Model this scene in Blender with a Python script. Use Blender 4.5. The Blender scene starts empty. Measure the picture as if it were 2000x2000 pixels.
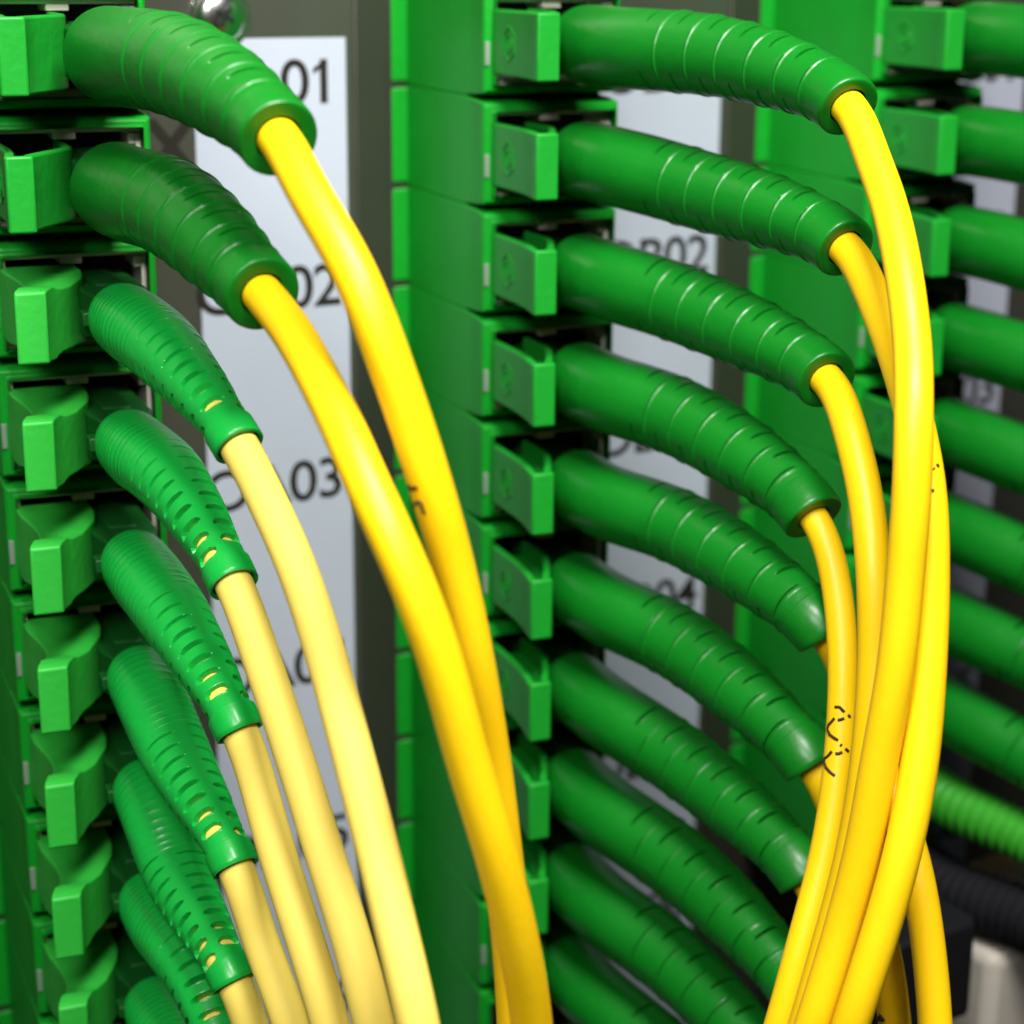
import bpy, bmesh, math, random
from mathutils import Vector, Matrix
import numpy as np

# One unit of measure below is the vertical pitch of the adapters (10.5 mm); S turns it into metres.
S = 0.0105
scene = bpy.context.scene

# ------------------------------------------------------------------ camera
CAM = (-7.6545, -17.7132, 2.9221); YAW, PITCH, ROLL, FPX = 0.54025, 0.27508, 0.007857, 3814.76
def cam_axes():
    fw = Vector((math.sin(YAW)*math.cos(PITCH), math.cos(YAW)*math.cos(PITCH), -math.sin(PITCH)))
    rt = Vector((math.cos(YAW), -math.sin(YAW), 0)); up = rt.cross(fw)
    r2 = rt*math.cos(ROLL)+up*math.sin(ROLL); u2 = -rt*math.sin(ROLL)+up*math.cos(ROLL)
    return r2, u2, fw
r2, u2, fw = cam_axes()
cd = bpy.data.cameras.new('camera'); cam = bpy.data.objects.new('camera', cd)
scene.collection.objects.link(cam); scene.camera = cam
m = Matrix((r2, u2, -fw)).transposed().to_4x4(); m.translation = Vector(CAM)*S
cam.matrix_world = m
cd.sensor_width = 36; cd.lens = FPX/2000*36
cd.clip_start = 0.005; cd.clip_end = 5
cd.dof.use_dof = True; cd.dof.focus_distance = 14.2*S; cd.dof.aperture_fstop = 37

# ------------------------------------------------------------------ light
w = bpy.data.worlds.new('World'); scene.world = w; w.use_nodes = True
w.node_tree.nodes['Background'].inputs[0].default_value = (0.93, 0.97, 1.0, 1)
w.node_tree.nodes['Background'].inputs[1].default_value = 0.014
def lamp(name, loc, aim, size, power, col=(1, 1, 1), sy=None):
    l = bpy.data.lights.new(name, 'AREA'); l.energy = power; l.size = size*S; l.color = col
    if sy: l.shape = 'RECTANGLE'; l.size_y = sy*S
    o = bpy.data.objects.new(name, l); scene.collection.objects.link(o)
    o.location = Vector(loc)*S
    o.rotation_euler = (Vector(aim)-Vector(loc)).to_track_quat('-Z', 'Y').to_euler()
    return o
lamp('room_lamp', (-3.0, -15.5, 17.5), (-0.5, -4, -1.5), 9, 1.35, (1.0, 0.98, 0.95), 5)
lamp('side_lamp', (-13, -18, 12), (-1, -3, -2.5), 7, 0.44, (1.0, 0.99, 0.97), 5)
scene.view_settings.view_transform = 'Standard'; scene.view_settings.look = 'None'
scene.view_settings.exposure = -0.12; scene.view_settings.gamma = 1
scene.cycles.max_bounces = 6

# ------------------------------------------------------------------ materials
def mat(name, col, rough=0.4, metal=0.0, sss=0.0, spec=0.3, bump=0.0, bscale=900, var=0.0, coat=0.0):
    m = bpy.data.materials.new(name); m.use_nodes = True
    nt = m.node_tree; b = nt.nodes['Principled BSDF']
    b.inputs['Base Color'].default_value = (*col, 1)
    b.inputs['Roughness'].default_value = rough; b.inputs['Metallic'].default_value = metal
    b.inputs['Specular IOR Level'].default_value = spec
    b.inputs['Coat Weight'].default_value = coat; b.inputs['Coat Roughness'].default_value = 0.2
    if sss:
        b.inputs['Subsurface Weight'].default_value = sss
        b.inputs['Subsurface Radius'].default_value = (0.4, 1.0, 0.3)
        b.inputs['Subsurface Scale'].default_value = 0.0012
    tc = nt.nodes.new('ShaderNodeTexCoord')
    if bump:
        n = nt.nodes.new('ShaderNodeTexNoise'); n.inputs['Scale'].default_value = bscale; n.inputs['Detail'].default_value = 4
        nt.links.new(tc.outputs['Object'], n.inputs['Vector'])
        bp = nt.nodes.new('ShaderNodeBump'); bp.inputs['Strength'].default_value = bump; bp.inputs['Distance'].default_value = 0.0002
        nt.links.new(n.outputs['Fac'], bp.inputs['Height']); nt.links.new(bp.outputs['Normal'], b.inputs['Normal'])
    if var:
        n2 = nt.nodes.new('ShaderNodeTexNoise'); n2.inputs['Scale'].default_value = 160; n2.inputs['Detail'].default_value = 5
        nt.links.new(tc.outputs['Object'], n2.inputs['Vector'])
        mx = nt.nodes.new('ShaderNodeMix'); mx.data_type = 'RGBA'
        mx.inputs['A'].default_value = (*[c*(1-var) for c in col], 1); mx.inputs['B'].default_value = (*[min(1, c*(1+var)) for c in col], 1)
        nt.links.new(n2.outputs['Fac'], mx.inputs['Factor']); nt.links.new(mx.outputs['Result'], b.inputs['Base Color'])
        mr = nt.nodes.new('ShaderNodeMapRange'); mr.inputs['To Min'].default_value = rough*0.8; mr.inputs['To Max'].default_value = min(1, rough*1.25)
        nt.links.new(n2.outputs['Fac'], mr.inputs['Value']); nt.links.new(mr.outputs['Result'], b.inputs['Roughness'])
    return m
M = {
 'adapter': mat('adapter_green_plastic', (0.005, 0.27, 0.016), 0.42, bump=0.25, var=0.12, sss=0.15, spec=0.2),
 'grip':    mat('grip_green_plastic', (0.007, 0.255, 0.018), 0.45, bump=0.35, var=0.08, sss=0.15),
 'grip2':   mat('grip_mid_green_plastic', (0.024, 0.38, 0.036), 0.5, bump=0.35, var=0.08, sss=0.15),
 'boot':    mat('boot_green_rubber', (0.003, 0.15, 0.009), 0.38, bump=0.3, var=0.12, sss=0.12, coat=0.1),
 'boot2':   mat('boot_bright_green_rubber', (0.007, 0.40, 0.048), 0.36, bump=0.3, var=0.12, sss=0.15, coat=0.2),
 'boot3':   mat('boot_light_green_rubber', (0.03, 0.28, 0.015), 0.5, bump=0.3, var=0.10, sss=0.3),
 'yellow':  mat('yellow_cable_jacket', (0.92, 0.575, 0.004), 0.42, bump=0.07, bscale=1400, var=0.06, sss=0.2, spec=0.35),
 'pale':    mat('pale_yellow_cable_jacket', (0.92, 0.71, 0.13), 0.6, bump=0.07, bscale=1400, var=0.06, sss=0.2, spec=0.3),
 'cream':   mat('cream_plastic', (0.62, 0.60, 0.50), 0.4, var=0.08),
 'dark':    mat('hollow_shade_black', (0.006, 0.012, 0.008), 0.6),  # near-black: the shade inside sockets and screw recess, painted as colour
 'label':   mat('label_paper', (0.42, 0.45, 0.53), 0.8, bump=0.15, var=0.03, spec=0.2),
 'ink':     mat('printed_ink', (0.022, 0.019, 0.015), 0.8, spec=0.1),
 'cableink': mat('cable_ink', (0.03, 0.018, 0.002), 0.6),
 'chrome':  mat('screw_chrome', (0.75, 0.73, 0.72), 0.22, 1.0, bump=0.1),
 'window':  mat('latch_window_plastic', (0.20, 0.26, 0.20), 0.4),
 'core':    mat('green_plastic_gap_shade', (0.003, 0.07, 0.008), 0.5, bump=0.2),  # darkened green: shade of the gap between grip and boot, in the colour
 'black':   mat('black_rubber', (0.006, 0.006, 0.008), 0.7, bump=0.4, var=0.2, spec=0.15),
 'beige':   mat('beige_painted_metal', (0.42, 0.385, 0.33), 0.5, bump=0.2, var=0.08),
 'tan':     mat('tan_ceramic', (0.42, 0.30, 0.15), 0.5, var=0.15),
}
def panel_mat(name, col):
    m = mat(name, col, 0.34, 0.7)
    nt = m.node_tree; b = nt.nodes['Principled BSDF']
    tc = nt.nodes.new('ShaderNodeTexCoord'); mp = nt.nodes.new('ShaderNodeMapping'); mp.inputs['Scale'].default_value = (3000, 3000, 60)
    n = nt.nodes.new('ShaderNodeTexNoise'); n.inputs['Scale'].default_value = 1; n.inputs['Detail'].default_value = 3
    nt.links.new(tc.outputs['Object'], mp.inputs['Vector']); nt.links.new(mp.outputs['Vector'], n.inputs['Vector'])
    n2 = nt.nodes.new('ShaderNodeTexNoise'); n2.inputs['Scale'].default_value = 90; n2.inputs['Detail'].default_value = 6
    nt.links.new(tc.outputs['Object'], n2.inputs['Vector'])
    mr = nt.nodes.new('ShaderNodeMapRange'); mr.inputs['To Min'].default_value = 0.26; mr.inputs['To Max'].default_value = 0.48
    nt.links.new(n2.outputs['Fac'], mr.inputs['Value']); nt.links.new(mr.outputs['Result'], b.inputs['Roughness'])
    bp = nt.nodes.new('ShaderNodeBump'); bp.inputs['Strength'].default_value = 0.12; bp.inputs['Distance'].default_value = 0.0001
    nt.links.new(n.outputs['Fac'], bp.inputs['Height']); nt.links.new(bp.outputs['Normal'], b.inputs['Normal'])
    return m
M['panel'] = panel_mat('brushed_panel_metal', (0.13, 0.13, 0.105))
M['rail'] = panel_mat('rail_metal_painted_reflection', (0.08, 0.084, 0.062))  # darker than the panel: reflection of the adapters put into the colour

# ------------------------------------------------------------------ helpers
def link(o, parent=None):
    scene.collection.objects.link(o)
    if parent: o.parent = parent
    return o
def tag(o, label, cat=None, group=None, kind=None):
    if label: o['label'] = label
    if cat: o['category'] = cat
    if group: o['group'] = group
    if kind: o['kind'] = kind
    return o
def empty(name, loc, rz, label, cat, group=None):
    o = bpy.data.objects.new(name, None); o.empty_display_size = 0.002
    o.location = Vector(loc)*S; o.rotation_euler = (0, 0, rz); link(o)
    return tag(o, label, cat, group)
def mesh_obj(name, bm, m, parent=None, bevel=0, seg=2, sharp=38, xf=None):
    if xf is not None: bm.transform(xf)
    bmesh.ops.recalc_face_normals(bm, faces=bm.faces)
    bmesh.ops.scale(bm, vec=(S, S, S), verts=bm.verts)
    me = bpy.data.meshes.new(name); bm.to_mesh(me); bm.free()
    me.materials.append(m)
    for p in me.polygons: p.use_smooth = True
    me.set_sharp_from_angle(angle=math.radians(sharp))
    o = bpy.data.objects.new(name, me); link(o, parent)
    if bevel:
        b = o.modifiers.new('bevel', 'BEVEL'); b.width = bevel*S; b.segments = seg; b.limit_method = 'ANGLE'; b.angle_limit = math.radians(35)
    return o
def box(bm, x0, x1, y0, y1, z0, z1):
    vs = [bm.verts.new((x, y, z)) for x in (x0, x1) for y in (y0, y1) for z in (z0, z1)]
    for f in ((0, 1, 3, 2), (4, 6, 7, 5), (0, 4, 5, 1), (2, 3, 7, 6), (0, 2, 6, 4), (1, 5, 7, 3)):
        bm.faces.new([vs[i] for i in f])
def prism(bm, pts, z0, z1):
    a = [bm.verts.new((x, y, z0)) for x, y in pts]; b = [bm.verts.new((x, y, z1)) for x, y in pts]
    n = len(pts); bm.faces.new(a); bm.faces.new(b[::-1])
    for i in range(n): bm.faces.new((a[i], a[(i+1) % n], b[(i+1) % n], b[i]))
def loft_rects(bm, secs, cap0=True, cap1=True):
    rings = []
    for y, hx, hz in secs:
        rings.append([bm.verts.new((sx*hx, y, sz*hz)) for sx, sz in ((-1, -1), (1, -1), (1, 1), (-1, 1))])
    for a, b in zip(rings, rings[1:]):
        for i in range(4): bm.faces.new((a[i], a[(i+1) % 4], b[(i+1) % 4], b[i]))
    if cap0: bm.faces.new(rings[0])
    if cap1: bm.faces.new(rings[-1][::-1])
def tube(bm, pts, r, seg=10, caps=True):
    pts = [Vector(p) for p in pts]; rings = []
    for i, p in enumerate(pts):
        t = (pts[min(i+1, len(pts)-1)]-pts[max(i-1, 0)]).normalized()
        a = t.orthogonal().normalized(); b = t.cross(a)
        if rings: # keep the frame continuous
            a = (la-t*la.dot(t)).normalized(); b = t.cross(a)
        la = a
        rings.append([bm.verts.new(p+(a*math.cos(2*math.pi*k/seg)+b*math.sin(2*math.pi*k/seg))*r) for k in range(seg)])
    for a, b in zip(rings, rings[1:]):
        for k in range(seg): bm.faces.new((a[k], a[(k+1) % seg], b[(k+1) % seg], b[k]))
    if caps: bm.faces.new(rings[0]); bm.faces.new(rings[-1][::-1])

class Path:
    """centripetal Catmull-Rom through the points, resampled by length and lightly smoothed"""
    def __init__(s, P, keep=0, ds=0.02, smooth=10):
        P = [np.array(p, float) for p in P]
        P = [2*P[0]-P[1]]+P+[2*P[-1]-P[-2]]; out = []; marks = []
        for i in range(1, len(P)-2):
            p0, p1, p2, p3 = P[i-1:i+3]
            t0 = 0; t1 = t0+np.linalg.norm(p1-p0)**.5; t2 = t1+np.linalg.norm(p2-p1)**.5; t3 = t2+np.linalg.norm(p3-p2)**.5
            marks.append(len(out))
            for t in np.linspace(t1, t2, 40, endpoint=False):
                A1 = (t1-t)/(t1-t0)*p0+(t-t0)/(t1-t0)*p1; A2 = (t2-t)/(t2-t1)*p1+(t-t1)/(t2-t1)*p2; A3 = (t3-t)/(t3-t2)*p2+(t-t2)/(t3-t2)*p3
                B1 = (t2-t)/(t2-t0)*A1+(t-t0)/(t2-t0)*A2; B2 = (t3-t)/(t3-t1)*A2+(t-t1)/(t3-t1)*A3
                out.append((t2-t)/(t2-t1)*B1+(t-t1)/(t2-t1)*B2)
        out.append(P[-2]); marks.append(len(out)-1); q = np.array(out)
        L = np.concatenate([[0], np.cumsum(np.linalg.norm(np.diff(q, axis=0), axis=1))])
        s.mark = [L[k] for k in marks]; s.n = int(L[-1]/ds)+1
        s.s = np.linspace(0, L[-1], s.n); s.p = np.stack([np.interp(s.s, L, q[:, k]) for k in range(3)], 1)
        for _ in range(3):
            c = np.pad(s.p, ((smooth, smooth), (0, 0)), mode='reflect', reflect_type='odd')
            k = np.ones(2*smooth+1)/(2*smooth+1)
            s.p = np.stack([np.convolve(c[:, j], k, 'valid') for j in range(3)], 1)
        s.len = L[-1]; s.t = np.gradient(s.p, axis=0); s.t /= np.linalg.norm(s.t, axis=1)[:, None]
    def at(s, x):
        p = np.array([np.interp(x, s.s, s.p[:, k]) for k in range(3)])
        t = np.array([np.interp(x, s.s, s.t[:, k]) for k in range(3)]); t /= np.linalg.norm(t)
        a = np.array([1.0, 0, 0]); a = a-t*(a@t); a /= np.linalg.norm(a); n = np.cross(t, a)*-1
        if abs(t[2]) < .5 and n[2] < 0: n = -n
        return p, t, a, n
def sweep(bm, path, ss, rfun, seg):
    """rings at the lengths ss; rfun(s, theta) gives the radius, theta 0 = upper side, 90 = right"""
    rings = []
    th = np.linspace(0, 2*np.pi, seg, endpoint=False)
    for x in ss:
        p, t, a, n = path.at(x)
        n = np.cross(t, a); n = n if True else n
        r = rfun(x, th)
        if np.isscalar(r): r = np.full(seg, r)
        co = p[None]+(np.cos(th)*r)[:, None]*n[None]+(np.sin(th)*r)[:, None]*a[None]
        rings.append([bm.verts.new(c) for c in co])
    for a, b in zip(rings, rings[1:]):
        for k in range(seg): bm.faces.new((a[k], a[(k+1) % seg], b[(k+1) % seg], b[k]))
    return rings
# ------------------------------------------------------------------ the panel behind
W = 4.5889                      # distance between adapter columns
TILT = 0.152                    # the adapters lean a little to the left as they come out of the panel
RZ = -math.atan(TILT)
HF = 2.2265                     # how far the adapter mouths stand in front of the panel
ZTOP = 1.7008                   # lower edge of the top row
def face_pos(c, r): return (2.035+(c-1)*W, -HF, ZTOP+0.52-r)

bm = bmesh.new(); box(bm, -14, 26, 0, 0.15, -26, 8)
panel = mesh_obj('metal_panel', bm, M['panel'])
tag(panel, 'grey brushed metal panel behind the green adapters and white label strips', 'metal panel', kind='structure')
for c in range(3):               # the raised mounting rails that carry the adapter columns
    x0 = 1.11+(c-1)*W
    bm = bmesh.new(); box(bm, x0, x0+2.45, -0.035, -0.002, -24, 7)
    rail = mesh_obj('mounting_rail', bm, M['rail'], bevel=0.012)
    tag(rail, 'narrow metal rail behind the %s column of green adapters' % ('left', 'middle', 'right')[c], 'mounting rail', 'rails carrying the adapter columns')

# ------------------------------------------------------------------ label strips
def text_mesh(name, cu, m, parent):
    t = bpy.data.objects.new(name, cu); scene.collection.objects.link(t)
    me = bpy.data.meshes.new_from_object(t); me.name = name
    bpy.data.objects.remove(t); bpy.data.curves.remove(cu)
    me.materials.clear(); me.materials.append(m)
    o = bpy.data.objects.new(name, me); return link(o, parent)
def text(body, x, y, z, size, parent, m, name='printed_code', sx=1.0, ext=0.002):
    cu = bpy.data.curves.new(name, 'FONT'); cu.body = body; cu.size = size*S; cu.extrude = ext*S; cu.align_x = 'RIGHT'
    cu.space_character = 0.94; cu.offset = 0.006*S
    o = text_mesh(name, cu, m, parent); o.rotation_euler = (math.pi/2, 0, 0); o.scale = (sx, 1, 1)
    px, py, pz = (parent.location/S) if parent else (0, 0, 0)
    o.location = Vector((x-px, y-py, z-pz))*S
    return o
for c, (L, pos) in enumerate((('OA', 'left'), ('OB', 'middle'), ('OC', 'right'))):
    x0, x1 = -0.575+c*W, 1.02+c*W
    st = empty('label_strip', (x0, -0.001, 2.19), 0, 'white printed label strip right of the %s adapter column' % pos, 'label strip', 'label strips on the panel')
    bm = bmesh.new(); box(bm, 0, x1-x0, -0.012, 0.0, -20, 0)
    mesh_obj('strip_paper', bm, M['label'], st, bevel=0.004)
    for k in range(8):
        o = text('%s%02d' % (L, k+1), 0.94+c*W, -0.016, 1.572-2*k, 0.60, st, M['ink'], sx=1.10)
        if k == 0:           # the flag of the digit one
            xr = max(v.co.x for v in o.data.vertices); zt = max(v.co.y for v in o.data.vertices)
            b2 = bmesh.new(); b2.from_mesh(o.data); q = 0.002*S
            P = [(xr-.02*S, zt), (xr-.14*S, zt-.095*S), (xr-.14*S, zt-.145*S), (xr-.02*S, zt-.065*S)]
            fs = [b2.verts.new((x, y, q*1.2)) for x, y in P]; b2.faces.new(fs); b2.to_mesh(o.data); b2.free()
cu = bpy.data.curves.new('panel_letter', 'FONT'); cu.body = 'X'; cu.size = 0.72*S; cu.extrude = 0.003*S; cu.offset = 0.016*S; 
tx = text_mesh('panel_letter', cu, M['ink'], panel); tx.rotation_euler = (math.pi/2, 0, 0); tx.location = Vector((-1.08, -0.004, 0.96))*S

# screw with a domed head
sc = empty('panel_screw', (-0.29, 0, 2.40), 0, 'shiny domed screw in the metal panel above the left label strip', 'screw')
bm = bmesh.new(); R0 = 0.26; rings = []
for k in range(9):
    a = k/8*math.pi/2
    rings.append([bm.verts.new((R0*math.cos(a)*math.cos(q), -0.02-0.13*math.sin(a), R0*math.cos(a)*math.sin(q))) for q in [2*math.pi*j/40 for j in range(40)]] if k < 8 else None)
tip = bm.verts.new((0, -0.15, 0))
for a, b in zip(rings[:-2], rings[1:-1]):
    for j in range(40): bm.faces.new((a[j], a[(j+1) % 40], b[(j+1) % 40], b[j]))
for j in range(40): bm.faces.new((rings[7][j], rings[7][(j+1) % 40], tip))
mesh_obj('screw_head', bm, M['chrome'], sc)
bm = bmesh.new(); box(bm, -0.10, 0.10, -0.156, -0.06, -0.022, 0.022); box(bm, -0.022, 0.022, -0.1565, -0.06, -0.10, 0.10)
mesh_obj('cross_recess', bm, M['dark'], sc, xf=Matrix.Rotation(0.5, 4, 'Y'))  # raised cross, with the shade of a recess put into its colour
bm = bmesh.new()
for k in range(40):
    pass
tube(bm, [(0, -0.002, 0), (0, -0.03, 0)], 0.31, 40); mesh_obj('washer', bm, M['chrome'], sc, bevel=0.006)

# ------------------------------------------------------------------ adapters
def build_adapter(loc, label, group):
    root = empty('adapter', loc, RZ, label, 'fibre adapter', group)
    bm = bmesh.new()          # outer shell with the open mouth
    loft_rects(bm, [(-0.10, 0.595, 0.385), (0.0, 0.60, 0.385), (0.0, 0.645, 0.43), (0.03, 0.675, 0.455), (0.22, 0.675, 0.478), (0.42, 0.675, 0.487), (0.46, 0.683, 0.498), (2.15, 0.683, 0.498)], False, True)
    loft_rects(bm, [(0.55, 0.595, 0.385), (-0.10+0.10001, 0.595, 0.385)], False, False)
    # drop the helper first section: the mouth rim starts flush with the shell
    body = mesh_obj('adapter_body', bm, M['adapter'], root, bevel=0.012)
    bm = bmesh.new()
    box(bm, -0.86, 0.86, 2.085, 2.21, -0.465, 0.478)
    mesh_obj('flange', bm, M['adapter'], root, bevel=0.02)
    bm = bmesh.new()          # inner cream sleeve: four walls and corner gussets
    box(bm, -0.59, 0.59, -0.012, 0.5, 0.348, 0.382); box(bm, -0.59, 0.59, 0.015, 0.5, -0.382, -0.335)
    box(bm, -0.592, -0.555, -0.012, 0.5, -0.334, 0.3475); box(bm, 0.55, 0.592, 0.0151, 0.5, -0.334, 0.334)
    box(bm, -0.12, 0.06, -0.02, 0.4, 0.295, 0.349); box(bm, 0.49, 0.549, 0.02, 0.4, 0.24, 0.334)
    mesh_obj('sleeve', bm, M['cream'], root, bevel=0.008)
    bm = bmesh.new(); box(bm, -0.668, -0.625, -0.014, 0.02, -0.21, 0.0)
    mesh_obj('latch_window', bm, M['window'], root, bevel=0.006)
    bm = bmesh.new(); box(bm, -0.548, 0.548, 0.42, 0.46, -0.333, 0.333)
    mesh_obj('cavity_wall', bm, M['dark'], root)
    return root
def copy_tree(o, parent=None):
    c = o.copy(); scene.collection.objects.link(c); c.parent = parent
    for ch in list(o.children): copy_tree(ch, c)
    return c
COLS = ('left', 'middle', 'right')
ORD = ['topmost', 'second', 'third', 'fourth', 'fifth', 'sixth', 'seventh', 'eighth', 'ninth', 'tenth', 'eleventh', 'twelfth', 'thirteenth']
first_adapter = None
for c in range(3):
    for r in range(-1, (11, 13, 10)[c]):
        lab = ('green adapter cut by the top edge of the photo in the %s column' % COLS[c]) if r < 0 else \
              ('green square adapter holding the %s plug from the top of the %s column' % (ORD[r], COLS[c]))
        if first_adapter is None:
            o = first_adapter = build_adapter(face_pos(c, r), lab, '')
        else:
            o = copy_tree(first_adapter); o.location = Vector(face_pos(c, r))*S
        o['label'] = lab; o['group'] = 'green adapters of the %s column' % COLS[c]

# ------------------------------------------------------------------ plug housings
def wing(side, kind):
    P = [(-.605, -.03), (-.60, .35), (-.605, .62), (-.625, .85), (-.655, 1.05), (-.675, 1.15), (-.675, 1.23), (-.465, 1.23), (-.46, 1.15), (-.36, .98), (-.23, .80), (-.10, .62), (-.05, .48), (-.05, -.03)]
    if kind == 1: P[9:] = [(-.39, .98), (-.31, .80), (-.24, .62), (-.21, .48), (-.21, -.03)]
    return [(side*-x, -v) for x, v in P] if side > 0 else [(x, -v) for x, v in P]
def housing_shell(kind):
    bm = bmesh.new()
    for side in (-1,):
        if kind == 2:        # solid grip: base plate, pinched waist and a raised finger lip
            rings = []
            for v, xl, xr, hz in ((-.03, -.605, .0, .285), (.28, -.60, .0, .285), (.40, -.578, -.01, .28), (.54, -.545, -.045, .262), (.68, -.527, -.12, .25), (.82, -.532, -.19, .245), (.93, -.565, -.275, .25), (1.0, -.60, -.325, .268), (1.03, -.612, -.345, .285), (1.14, -.652, -.405, .281), (1.22, -.668, -.43, .276), (1.235, -.664, -.434, .268)):
                rings.append([bm.verts.new((x, -v, z)) for x, z in ((xl, -hz), (xr, -hz), (xr, hz), (xl, hz))])
            for p_, q_ in zip(rings, rings[1:]):
                for i in range(4): bm.faces.new((p_[i], p_[(i+1) % 4], q_[(i+1) % 4], q_[i]))
            bm.faces.new(rings[0]); bm.faces.new(rings[-1])
        else:
            P = wing(side, kind); n = 7    # a thin-walled wing, open above and below
            out = P; cx = []
            s = 1 if side < 0 else -1
            inner = [(-.53, -.03), (-.53, .35), (-.53, .62), (-.55, .85), (-.58, 1.02), (-.605, 1.165), (-.535, 1.165), (-.52, 1.08), (-.43, .94), (-.30, .76), (-.17, .59), (-.12, .45), (-.12, -.03)]
            if kind == 1: inner[8:] = [(-.445, .94), (-.37, .76), (-.30, .59), (-.27, .45), (-.27, -.03)]
            inner = [((x if side < 0 else -x), -v) for x, v in inner]
            # ring between outline and inner outline
            for z0, z1 in ((-0.285, 0.285),):
                o0 = [bm.verts.new((x, y, z0)) for x, y in out]; o1 = [bm.verts.new((x, y, z1)) for x, y in out]
                i0 = [bm.verts.new((x, y, z0)) for x, y in inner]; i1 = [bm.verts.new((x, y, z1)) for x, y in inner]
                for a, b in ((o0, o1), (i1, i0)):
                    for k in range(len(a)-1): bm.faces.new((a[k], a[k+1], b[k+1], b[k]))
                # caps, paired by hand: outline has 14 points, inner 13
                pair = [0, 1, 2, 3, 4, 5, 5, 6, 7, 8, 9, 10, 11, 12]
                for a, b in ((o0, i0), (o1, i1)):
                    for k in range(13):
                        f = [a[k], a[k+1], b[pair[k+1]]]
                        if pair[k] != pair[k+1]: f.append(b[pair[k]])
                        bm.faces.new(f)
                bm.faces.new((o0[0], o1[0], i1[0], i0[0])); bm.faces.new((o0[-1], o1[-1], i1[-1], i0[-1]))
            prism(bm, [((x if side < 0 else -x), -v) for x, v in ((-.535, .0), (-.555, .85), (-.585, 1.02), (-.61, 1.17), (-.53, 1.17))+(((-.44, .95), (-.365, .77), (-.295, .6), (-.265, .45), (-.265, .0)) if kind == 1 else ((-.425, .95), (-.295, .77), (-.165, .6), (-.115, .45), (-.115, .0)))], -0.15, 0.15)
    return bm
def housing_core():
    bm = bmesh.new()
    loft_rects(bm, [(0.3, 0.26, 0.19), (-0.70, 0.26, 0.19), (-0.85, 0.20, 0.17), (-1.0, 0.20, 0.17)])
    box(bm, -0.12, 0.12, -0.6, 0.2, 0.17, 0.21)
    return bm
def neck():
    bm = bmesh.new()
    box(bm, -0.31, -0.18, -1.02, -0.85, -0.05, 0.06)
    box(bm, 0.18, 0.31, -1.02, -0.85, -0.05, 0.06)
    tube(bm, [(0, -0.9, 0), (0, -1.3, 0)], 0.20, 32)
    return bm
def emblem():      # raised hexagon with a round mark on the left wing
    bm = bmesh.new()
    def ring(r, w, n, rot):
        pts = [(-0.606, -0.42+math.cos(2*math.pi*k/n+rot)*r, 0.0+math.sin(2*math.pi*k/n+rot)*r) for k in range(n)]
        pts.append(pts[0]); pts.append(pts[1]); tube(bm, pts, w, 6, False)
    ring(0.15, 0.007, 6, math.pi/2); ring(0.075, 0.006, 20, 0)
    box(bm, -0.613, -0.59, -0.43, -0.41, -0.04, 0.04)
    return bm
proto = {}
def housing(root, kind, off=0.0):
    if kind not in proto:
        sh = mesh_obj('plug_housing', housing_shell(kind), M['grip2'] if kind == 2 else M['grip'], root, bevel=0.022, seg=3)
        co = mesh_obj('plug_core', housing_core(), M['core'], root, bevel=0.02)
        nk = mesh_obj('plug_neck', neck(), M['core'], root, bevel=0.012)
        em = mesh_obj('emblem', emblem(), M['grip'], sh) if kind != 2 else None
        co.location.x = off*S; nk.location.x = off*S
        proto[kind] = (sh, co, nk, em); return sh
    sh, co, nk, em = proto[kind]; out = []
    for o in (sh, co, nk):
        q = o.copy(); link(q); q.parent = root; out.append(q)
        if o is not sh: q.location.x = off*S
    if em: q = em.copy(); link(q); q.parent = out[0]
    return out[0]

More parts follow.
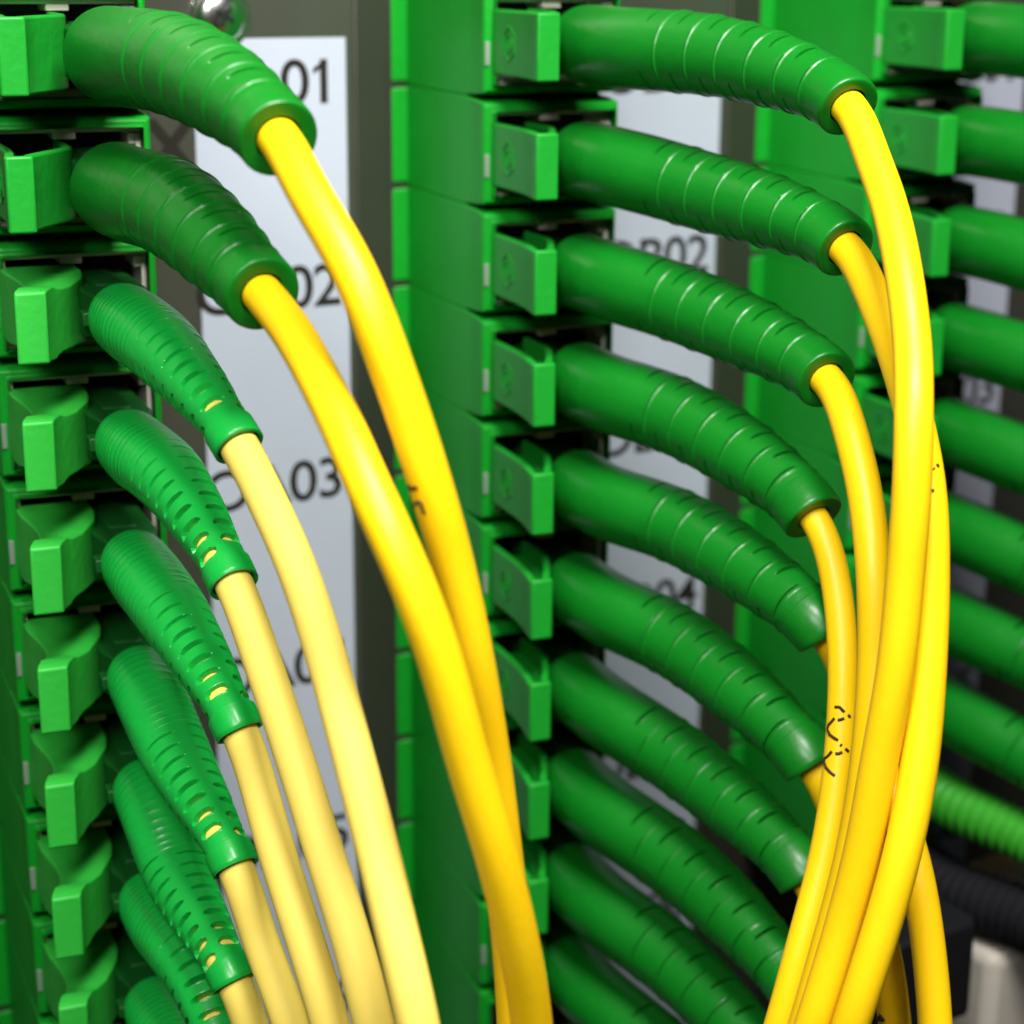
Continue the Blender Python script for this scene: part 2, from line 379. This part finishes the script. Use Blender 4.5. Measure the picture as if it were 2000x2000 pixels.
# ------------------------------------------------------------------ boots
def sstep(a, b, x):
    t = np.clip((x-a)/(b-a), 0, 1); return t*t*(3-2*t)
def adiff(a, b): return np.abs((a-b+np.pi) % (2*np.pi)-np.pi)
def boot_mesh(path, s0, s1, kind, rc, seg, rot=0.0, rng=None, scale=1.0):
    L = s1-s0; D = math.radians; slots = []   # (s centre, half length, depth, [(angle, half angle)])
    ss = set(np.round(np.linspace(s0, s1, int(L/0.035)+1), 4).tolist())
    if kind == 1:
        base = lambda t: np.interp(t, [0, .06, .3, .5, .7, .93, 1], [.345, .348, .343, .33, .303, .243, .24])*scale
        rings = [.42, .52, .62, .72, .815, .90]
        for k, t in enumerate(rings):
            slots.append((s0+t*L, .009, .028, [(D(270)+rot, D(62)), (D(90)+rot, D(62))]))
            slots.append((s0+(t-.05)*L, .017, .080, [(D(205)+rot*.4, D(44)), (D(350)+rot*.4, D(27))]))
        bump = [(s0+t*L+.02, .013, .009) for t in rings]
    elif kind == 2:
        base = lambda t: np.interp(t, [0, .05, .2, .45, .7, .88, 1], [.272, .278, .286, .272, .218, .168, .166])*scale
        for k in range(17):
            t = .42+.0305*k; dep = .02+.0012*k*k+.002*k
            slots.append((s0+t*L, .012+.0016*k, dep, [(rot+D(0 if k % 2 else 90), D(33)), (rot+D(180 if k % 2 else 270), D(33))]))
        bump = [(s0+t*L, .013, .0035) for t in np.arange(.06, .43, .031)]
    else:
        base = lambda t: np.interp(t, [0, .05, .5, 1], [.26, .275, .262, .22])*scale
        bump = [(s0+t*L, .034, .034) for t in np.arange(.05, .95, .036)]
    for sc_, hl, dp, an in slots:
        for d in (-hl-.012, -hl, -hl*.82, -hl*.55, -hl*.25, 0, hl*.25, hl*.55, hl*.82, hl, hl+.012): ss.add(round(sc_+d, 4))
    for sc_, hl, h in bump:
        for d in (-hl, -hl/2, 0, hl/2, hl): ss.add(round(sc_+d, 4))
    if kind in (1, 2):
        for d in (-.07*L-.006, -.07*L+.006, -.03, -.012, -.004): ss.add(round(s1+d, 4))
    ss = sorted(x for x in ss if s0 <= x <= s1)
    def rf(x, th):
        t = (x-s0)/L; r = np.full(len(th), base(t))
        if kind in (1, 2) and x > s1-.07*L: r = r+(.010 if kind == 1 else .015)
        e = s1-x
        if e < .03: r = r-(.03-math.sqrt(max(0, .03**2-(.03-e)**2)))*.8
        if x-s0 < .012: r = r-.006*(1-(x-s0)/.012)
        for c_, hl, h in bump:
            d = abs(x-c_)
            if d < hl: r = r+h*(1-d/hl)
        for c_, hl, dp, an in slots:
            d = abs(x-c_)
            if d <= hl+.0001:
                for a, ha in an:
                    q = np.sqrt((adiff(th, a)/ha)**(4 if kind == 1 else 2.6)+(d/hl)**2); r = r-dp*(1-sstep(.78, 1.0, q))
            elif d < hl+.012:
                for a, ha in an:
                    q = adiff(th, a); r = r+.004*(1-sstep(ha*.82, ha, q))*(1-(d-hl)/.012)
        return np.maximum(r, rc-.035)
    bm = bmesh.new(); R = sweep(bm, path, ss, rf, seg)
    # end face: in towards the cable, then back inside
    p, t, a, n = path.at(s1); n = np.cross(t, a); th = np.linspace(0, 2*np.pi, seg, endpoint=False)
    prev = R[-1]
    for rr, back in ((rc+.045, -.004), (rc+.018, -.010), (rc+.012, -.10)):
        cur = [bm.verts.new(p+t*back+(math.cos(q)*n+math.sin(q)*a)*rr) for q in th]
        for k in range(seg): bm.faces.new((prev[k], prev[(k+1) % seg], cur[(k+1) % seg], cur[k]))
        prev = cur
    bm.faces.new(R[0])
    return bm

INK = {
 'B3': [[[1.639,-7.031,-2.538],[1.669,-7.049,-2.538],[1.694,-7.076,-2.574]],[[1.718,-7.096,-2.593],[1.726,-7.108,-2.613]],[[1.688,-7.087,-2.62],[1.656,-7.072,-2.633],[1.643,-7.064,-2.633]],[[1.625,-7.05,-2.621],[1.602,-7.045,-2.648],[1.579,-7.039,-2.672],[1.568,-7.042,-2.702],[1.576,-7.06,-2.74],[1.599,-7.081,-2.764],[1.626,-7.104,-2.784]],[[1.635,-7.119,-2.813],[1.643,-7.127,-2.822]],[[1.664,-7.146,-2.844],[1.682,-7.165,-2.866]],[[1.641,-7.141,-2.869],[1.613,-7.128,-2.881],[1.593,-7.116,-2.881]],[[1.574,-7.099,-2.864],[1.546,-7.093,-2.896],[1.521,-7.085,-2.916],[1.513,-7.089,-2.945],[1.521,-7.107,-2.984],[1.542,-7.131,-3.018],[1.569,-7.155,-3.044]]],
 'A0': [[[-2.462,-7.873,-0.055],[-2.454,-7.885,-0.076],[-2.42,-7.903,-0.067]],[[-2.46,-7.907,-0.154],[-2.454,-7.918,-0.175]],[[-2.426,-7.924,-0.144],[-2.414,-7.937,-0.159],[-2.411,-7.947,-0.186],[-2.405,-7.959,-0.212]],[[-2.442,-7.919,-0.157],[-2.427,-7.926,-0.149]]],
 'B1': [[[1.456,-8.141,-0.354],[1.463,-8.151,-0.372]],[[1.432,-8.136,-0.382],[1.437,-8.14,-0.387]],[[1.409,-8.169,-0.524],[1.41,-8.172,-0.533]]],
 'B5': [[[1.962,-7.36,-5.159],[1.998,-7.365,-5.11],[2.018,-7.389,-5.145],[1.969,-7.361,-5.148]]],
}
def ink_mesh(path, rc, strokes, r=0.0130, dotted=False):
    """thin printed strokes lying on the jacket of the cable"""
    bm = bmesh.new()
    for st in strokes:
        pts = []
        for a, b in zip(st, st[1:]):
            for k in range(6): pts.append(np.array(a)+(np.array(b)-np.array(a))*k/6)
        pts.append(np.array(st[-1])); out = []
        for q in pts:
            v = q-np.array(CAM); L0 = np.linalg.norm(v); v /= L0     # where the line of sight meets the jacket
            ks = np.arange(L0-.6, L0+.6, .004); X = np.array(CAM)+ks[:, None]*v
            near = path.p[((path.p[:, None]-X[None, ::10])**2).sum(2).min(1) < .3]
            dd = np.sqrt(((X[:, None]-near[None])**2).sum(2).min(1))
            h = np.nonzero(dd <= rc+.001)[0]
            if len(h): out.append(X[h[0]])
        if len(out) < 2: continue
        if len(out) < 3: out.append(out[-1]*2-out[-2])
        tube(bm, out, r, 6)
    return bm
# ------------------------------------------------------------------ patch cords
# (bend points of each cord in front of its plug: middle of the boot, end of the boot, then along the cable)
CORDS = {
  'A0': [[-2.589,-4.905,2.2],[-2.619,-6.504,1.859],[-2.672,-6.955,1.618],[-2.602,-7.52,1.133],[-2.519,-7.707,0.717],[-2.406,-7.782,0.325],[-2.299,-7.872,-0.121],[-2.16,-7.872,-0.604],[-2.04,-7.901,-1.211],[-1.891,-7.858,-1.912],[-1.812,-7.877,-2.561],[-1.694,-7.819,-3.277],[-1.641,-7.797,-3.849],[-1.591,-7.749,-4.717]],
  'A1': [[-2.589,-4.632,1.217],[-2.619,-6.181,0.839],[-2.637,-6.682,0.669],[-2.663,-7.104,0.446],[-2.721,-7.481,0.299],[-2.745,-7.943,-0.045],[-2.676,-8.231,-0.427],[-2.528,-8.378,-0.971],[-2.382,-8.429,-1.599],[-2.217,-8.488,-2.211],[-2.032,-8.459,-2.889],[-1.884,-8.379,-3.484],[-1.756,-8.263,-4.371]],
  'A2': [[-2.589,-4.186,0.175],[-2.619,-5.707,-0.253],[-2.547,-5.926,-0.55],[-2.536,-6.424,-0.941],[-2.527,-6.843,-1.459],[-2.628,-7.418,-1.919],[-2.658,-7.798,-2.392],[-2.661,-8.083,-2.895],[-2.63,-8.246,-3.333],[-2.538,-8.308,-4.089]],
  'A3': [[-2.589,-4.283,-0.814],[-2.619,-5.547,-1.291],[-2.593,-5.926,-1.739],[-2.563,-6.376,-2.316],[-2.557,-6.792,-2.834],[-2.551,-7.203,-3.333],[-2.546,-7.465,-3.752],[-2.436,-7.551,-4.55]],
  'A4': [[-2.589,-4.279,-1.922],[-2.619,-5.58,-2.395],[-2.566,-5.618,-2.594],[-2.571,-6.038,-3.144],[-2.59,-6.549,-3.627],[-2.563,-6.832,-4.067],[-2.478,-7.015,-4.84]],
  'A5': [[-2.589,-4.094,-3.058],[-2.619,-5.409,-3.529],[-2.538,-5.634,-4.066],[-2.541,-6.117,-4.434],[-2.434,-6.327,-5.244]],
  'A6': [[-2.589,-4.045,-4.129],[-2.619,-5.312,-4.523],[-2.55,-5.385,-4.802],[-2.48,-5.687,-5.592]],
  'B0': [[2.0,-5.026,2.181],[2.03,-6.385,1.913],[1.917,-6.734,1.633],[1.755,-7.175,1.286],[1.506,-7.654,0.848],[1.318,-7.99,0.406],[1.143,-8.215,0.14],[1.05,-8.353,-0.451],[1.024,-8.366,-1.089],[0.984,-8.39,-1.603],[0.92,-8.347,-2.325],[0.861,-8.299,-3.025],[0.75,-8.227,-3.744],[0.6,-8.2,-4.302],[0.443,-8.044,-5.219]],
  'B1': [[2.0,-4.356,1.13],[2.03,-6.43,0.875],[1.954,-6.783,0.629],[1.785,-7.294,0.242],[1.572,-7.774,-0.133],[1.449,-8.086,-0.568],[1.379,-8.245,-1.179],[1.296,-8.357,-1.67],[1.161,-8.491,-2.323],[0.974,-8.58,-2.935],[0.798,-8.571,-3.597],[0.648,-8.54,-4.144],[0.581,-8.331,-5.102]],
  'B2': [[2.0,-4.409,0.134],[2.03,-6.299,-0.165],[1.877,-6.703,-0.373],[1.729,-7.129,-0.832],[1.578,-7.435,-1.298],[1.501,-7.602,-1.947],[1.364,-7.747,-2.638],[1.244,-7.782,-3.331],[1.06,-7.782,-4.034],[0.91,-7.762,-4.614],[0.752,-7.616,-5.563]],
  'B3': [[2.0,-4.462,-0.845],[2.03,-6.226,-1.282],[2.025,-6.478,-1.628],[1.868,-6.833,-2.257],[1.677,-7.069,-2.953],[1.433,-7.256,-3.595],[1.122,-7.399,-4.229],[0.918,-7.454,-4.771],[0.696,-7.378,-5.68]],
  'B4': [[2.0,-4.514,-1.814],[2.03,-6.436,-2.197],[2.314,-6.387,-2.664],[2.281,-6.741,-3.065],[2.147,-7.271,-3.446],[2.072,-7.577,-3.778],[2.01,-7.823,-4.27],[1.978,-7.984,-4.815],[1.962,-8.134,-5.668]],
  'B5': [[2.0,-4.571,-2.876],[2.03,-6.367,-3.353],[2.218,-6.469,-3.826],[2.206,-6.834,-4.218],[2.155,-7.174,-4.61],[2.153,-7.361,-5.18],[2.146,-7.529,-6.072]],
  'B6': [[2.0,-4.629,-3.962],[2.03,-6.373,-4.359],[2.137,-6.475,-4.728],[2.201,-6.621,-5.054],[2.231,-6.786,-5.503],[2.227,-6.964,-6.418]]}

RNG = random.Random(4)
def axis_pt(c, r, v):
    x, y, z = face_pos(c, r); k = 1/math.hypot(1, TILT)
    return (x-TILT*k*v, y-k*v, z)
def patch_cord(c, r, kind, label, pts=None, rc=.133, rot=0.0, m_boot='boot', m_cable='yellow', seg=96, bk=None, scale=1.0, with_housing=True, lift=0.0):
    root = empty('patch_cord', face_pos(c, r), RZ, label, 'patch cord', 'patch cords plugged into the %s column' % COLS[c])
    inv = (Matrix.Translation(Vector(face_pos(c, r))) @ Matrix.Rotation(RZ, 4, 'Z')).inverted()
    off = .18 if c == 0 else 0.0
    if with_housing: housing(root, 0 if (c == 0 and kind == 1) else kind, off)
    if pts is None:
        X = 2.035+(c-1)*W; z = face_pos(c, r)[2]; dr = .45+.03*max(r, 0)
        pts = [(X-.04, -4.75, z-.12-.3*(dr-.45)+lift*.5), (X, -6.38, z-dr+lift), (X+.05, -6.9, z-dr-.55+lift), (X+.1, -7.2, z-dr-1.4), (X+.1, -7.3, z-dr-2.4), (X+.1, -7.3, z-dr-4.0)]
    P = [axis_pt(c, r, .6), axis_pt(c, r, 1.4)]
    P = [(p[0]+off*1.05, p[1], p[2]) for p in P]+[tuple(p) for p in pts]
    path = Path(P, smooth=9)
    s0 = .40 if c == 0 else .10; s1 = path.mark[3]
    bm = boot_mesh(path, s0, s1, bk or kind, rc, seg, rot, scale=scale)
    mesh_obj('boot', bm, M[m_boot], root, xf=inv, sharp=32)
    bm = bmesh.new(); ss = np.arange(s1-1.25, path.len, .07).tolist()
    R = sweep(bm, path, ss, lambda x, th: rc, 40); bm.faces.new(R[0]); bm.faces.new(R[-1])
    cab = mesh_obj('cable', bm, M[m_cable], root, xf=inv)
    key = 'ABC'[c]+str(r)
    if key in INK:
        bm = ink_mesh(path, rc, INK[key]); mesh_obj('printed_marks', bm, M['cableink'], cab, xf=inv)
    return root

LA = {0: 'patch cord with fat smooth boot and bright yellow cable, topmost of the left column',
      1: 'patch cord with fat smooth boot and bright yellow cable, second of the left column',
      2: 'ribbed boot patch cord with pale cable, uppermost pale one at left',
      3: 'ribbed boot patch cord, its pale cable starting beside the printed 03',
      4: 'ribbed boot patch cord with pale cable, fifth plug down the left column',
      5: 'ribbed boot patch cord, sixth plug down the left column',
      6: 'ribbed boot patch cord, its pale cable starting at the bottom edge at left',
      7: 'ribbed boot running off the bottom edge, eighth plug down the left column',
      8: 'lowest patch cord of the left column, only grip and boot start showing'}
for r in range(9):
    if r < 2: patch_cord(0, r, 1, LA[r], CORDS['A%d' % r], rot=0.12*r, seg=120, scale=1.03)
    else:
        patch_cord(0, r, 2, LA[r], CORDS.get('A%d' % r), rc=.136, rot=(0, 0, -.55, .5, -.6, -.75, .35, -.5, .1)[r], m_boot='boot2', m_cable='pale', seg=120) if r < 7 else \
        patch_cord(0, r, 2, LA[r], [(-2.60, -4.45, -4.86-1.0*(r-7)), (-2.62, -5.28, -5.45-1.0*(r-7)), (-2.55, -5.45, -5.9-1.0*(r-7)), (-2.48, -5.7, -6.8-1.0*(r-7))], rc=.136, rot=-.4, m_boot='boot2', m_cable='pale', seg=96)
LB = {0: 'patch cord whose long yellow cable arches over the others, topmost of the middle column',
      1: 'second patch cord of the middle column, cable slipping behind the foremost yellow cable',
      2: 'third patch cord of the middle column, darker cable inside the bundle',
      3: 'patch cord with looping dotted black print on its cable, fourth in the middle column',
      4: 'fifth patch cord of the middle column, cable start half hidden above the dotted print',
      5: 'sixth patch cord of the middle column, cable end peeping out below the dotted print',
      6: 'seventh patch cord of the middle column, only a sliver of cable visible',
      7: 'eighth patch cord of the middle column, boot ending behind the yellow bundle',
      8: 'ninth patch cord of the middle column, green boot running to the bottom edge',
      9: 'lowest patch cord of the middle column, boot at the very bottom edge'}
for r in range(10):
    patch_cord(1, r, 1, LB[r], CORDS.get('B%d' % r), rc=.118 if r == 3 else .131, rot=RNG.uniform(-.5, .5), seg=96, scale=RNG.uniform(.97, 1.02))
LC = ['%s green patch cord boot of the right column, leaving the photo at its right edge' % ORD[k].capitalize() for k in range(8)]
for r in range(8):
    patch_cord(2, r, 1, LC[r], None, seg=64, rot=RNG.uniform(-.5, .5), lift=RNG.uniform(-.06, .06))
patch_cord(2, 8, 2, 'light green finely ribbed boot at the right edge, just above the black boot', None, seg=64, m_boot='boot3', bk=3, scale=.9, lift=.25)
patch_cord(2, 9, 2, 'black finely ribbed boot at the lower right edge', None, seg=64, m_boot='black', m_cable='yellow', bk=3, scale=1.12, with_housing=False, lift=.55)

# ------------------------------------------------------------------ the module below the right column
bm = bmesh.new()
prism(bm, [(4.30, -4.3), (4.30, -5.0), (5.38, -5.0), (5.48, -4.9), (5.48, -4.3)], -7.30, -6.25)
tag(mesh_obj('black_plug', bm, M['black'], bevel=0.05), 'black square plug half hidden behind the yellow cables at lower right', 'plug')
bm = bmesh.new()
box(bm, 6.6, 7.35, -3.0, -2.3, -7.95, -7.1); box(bm, 7.42, 8.6, -2.9, -2.3, -8.1, -7.35)
tag(mesh_obj('tan_bracket', bm, M['tan'], bevel=0.03), 'tan brown bracket under the black ribbed boot at lower right', 'bracket')
bm = bmesh.new()
box(bm, 6.2, 10.0, -4.5, -3.0, -13.9, -7.12)
tag(mesh_obj('beige_housing', bm, M['beige'], bevel=0.14, seg=4), 'beige grey metal housing in the lower right corner', 'housing')
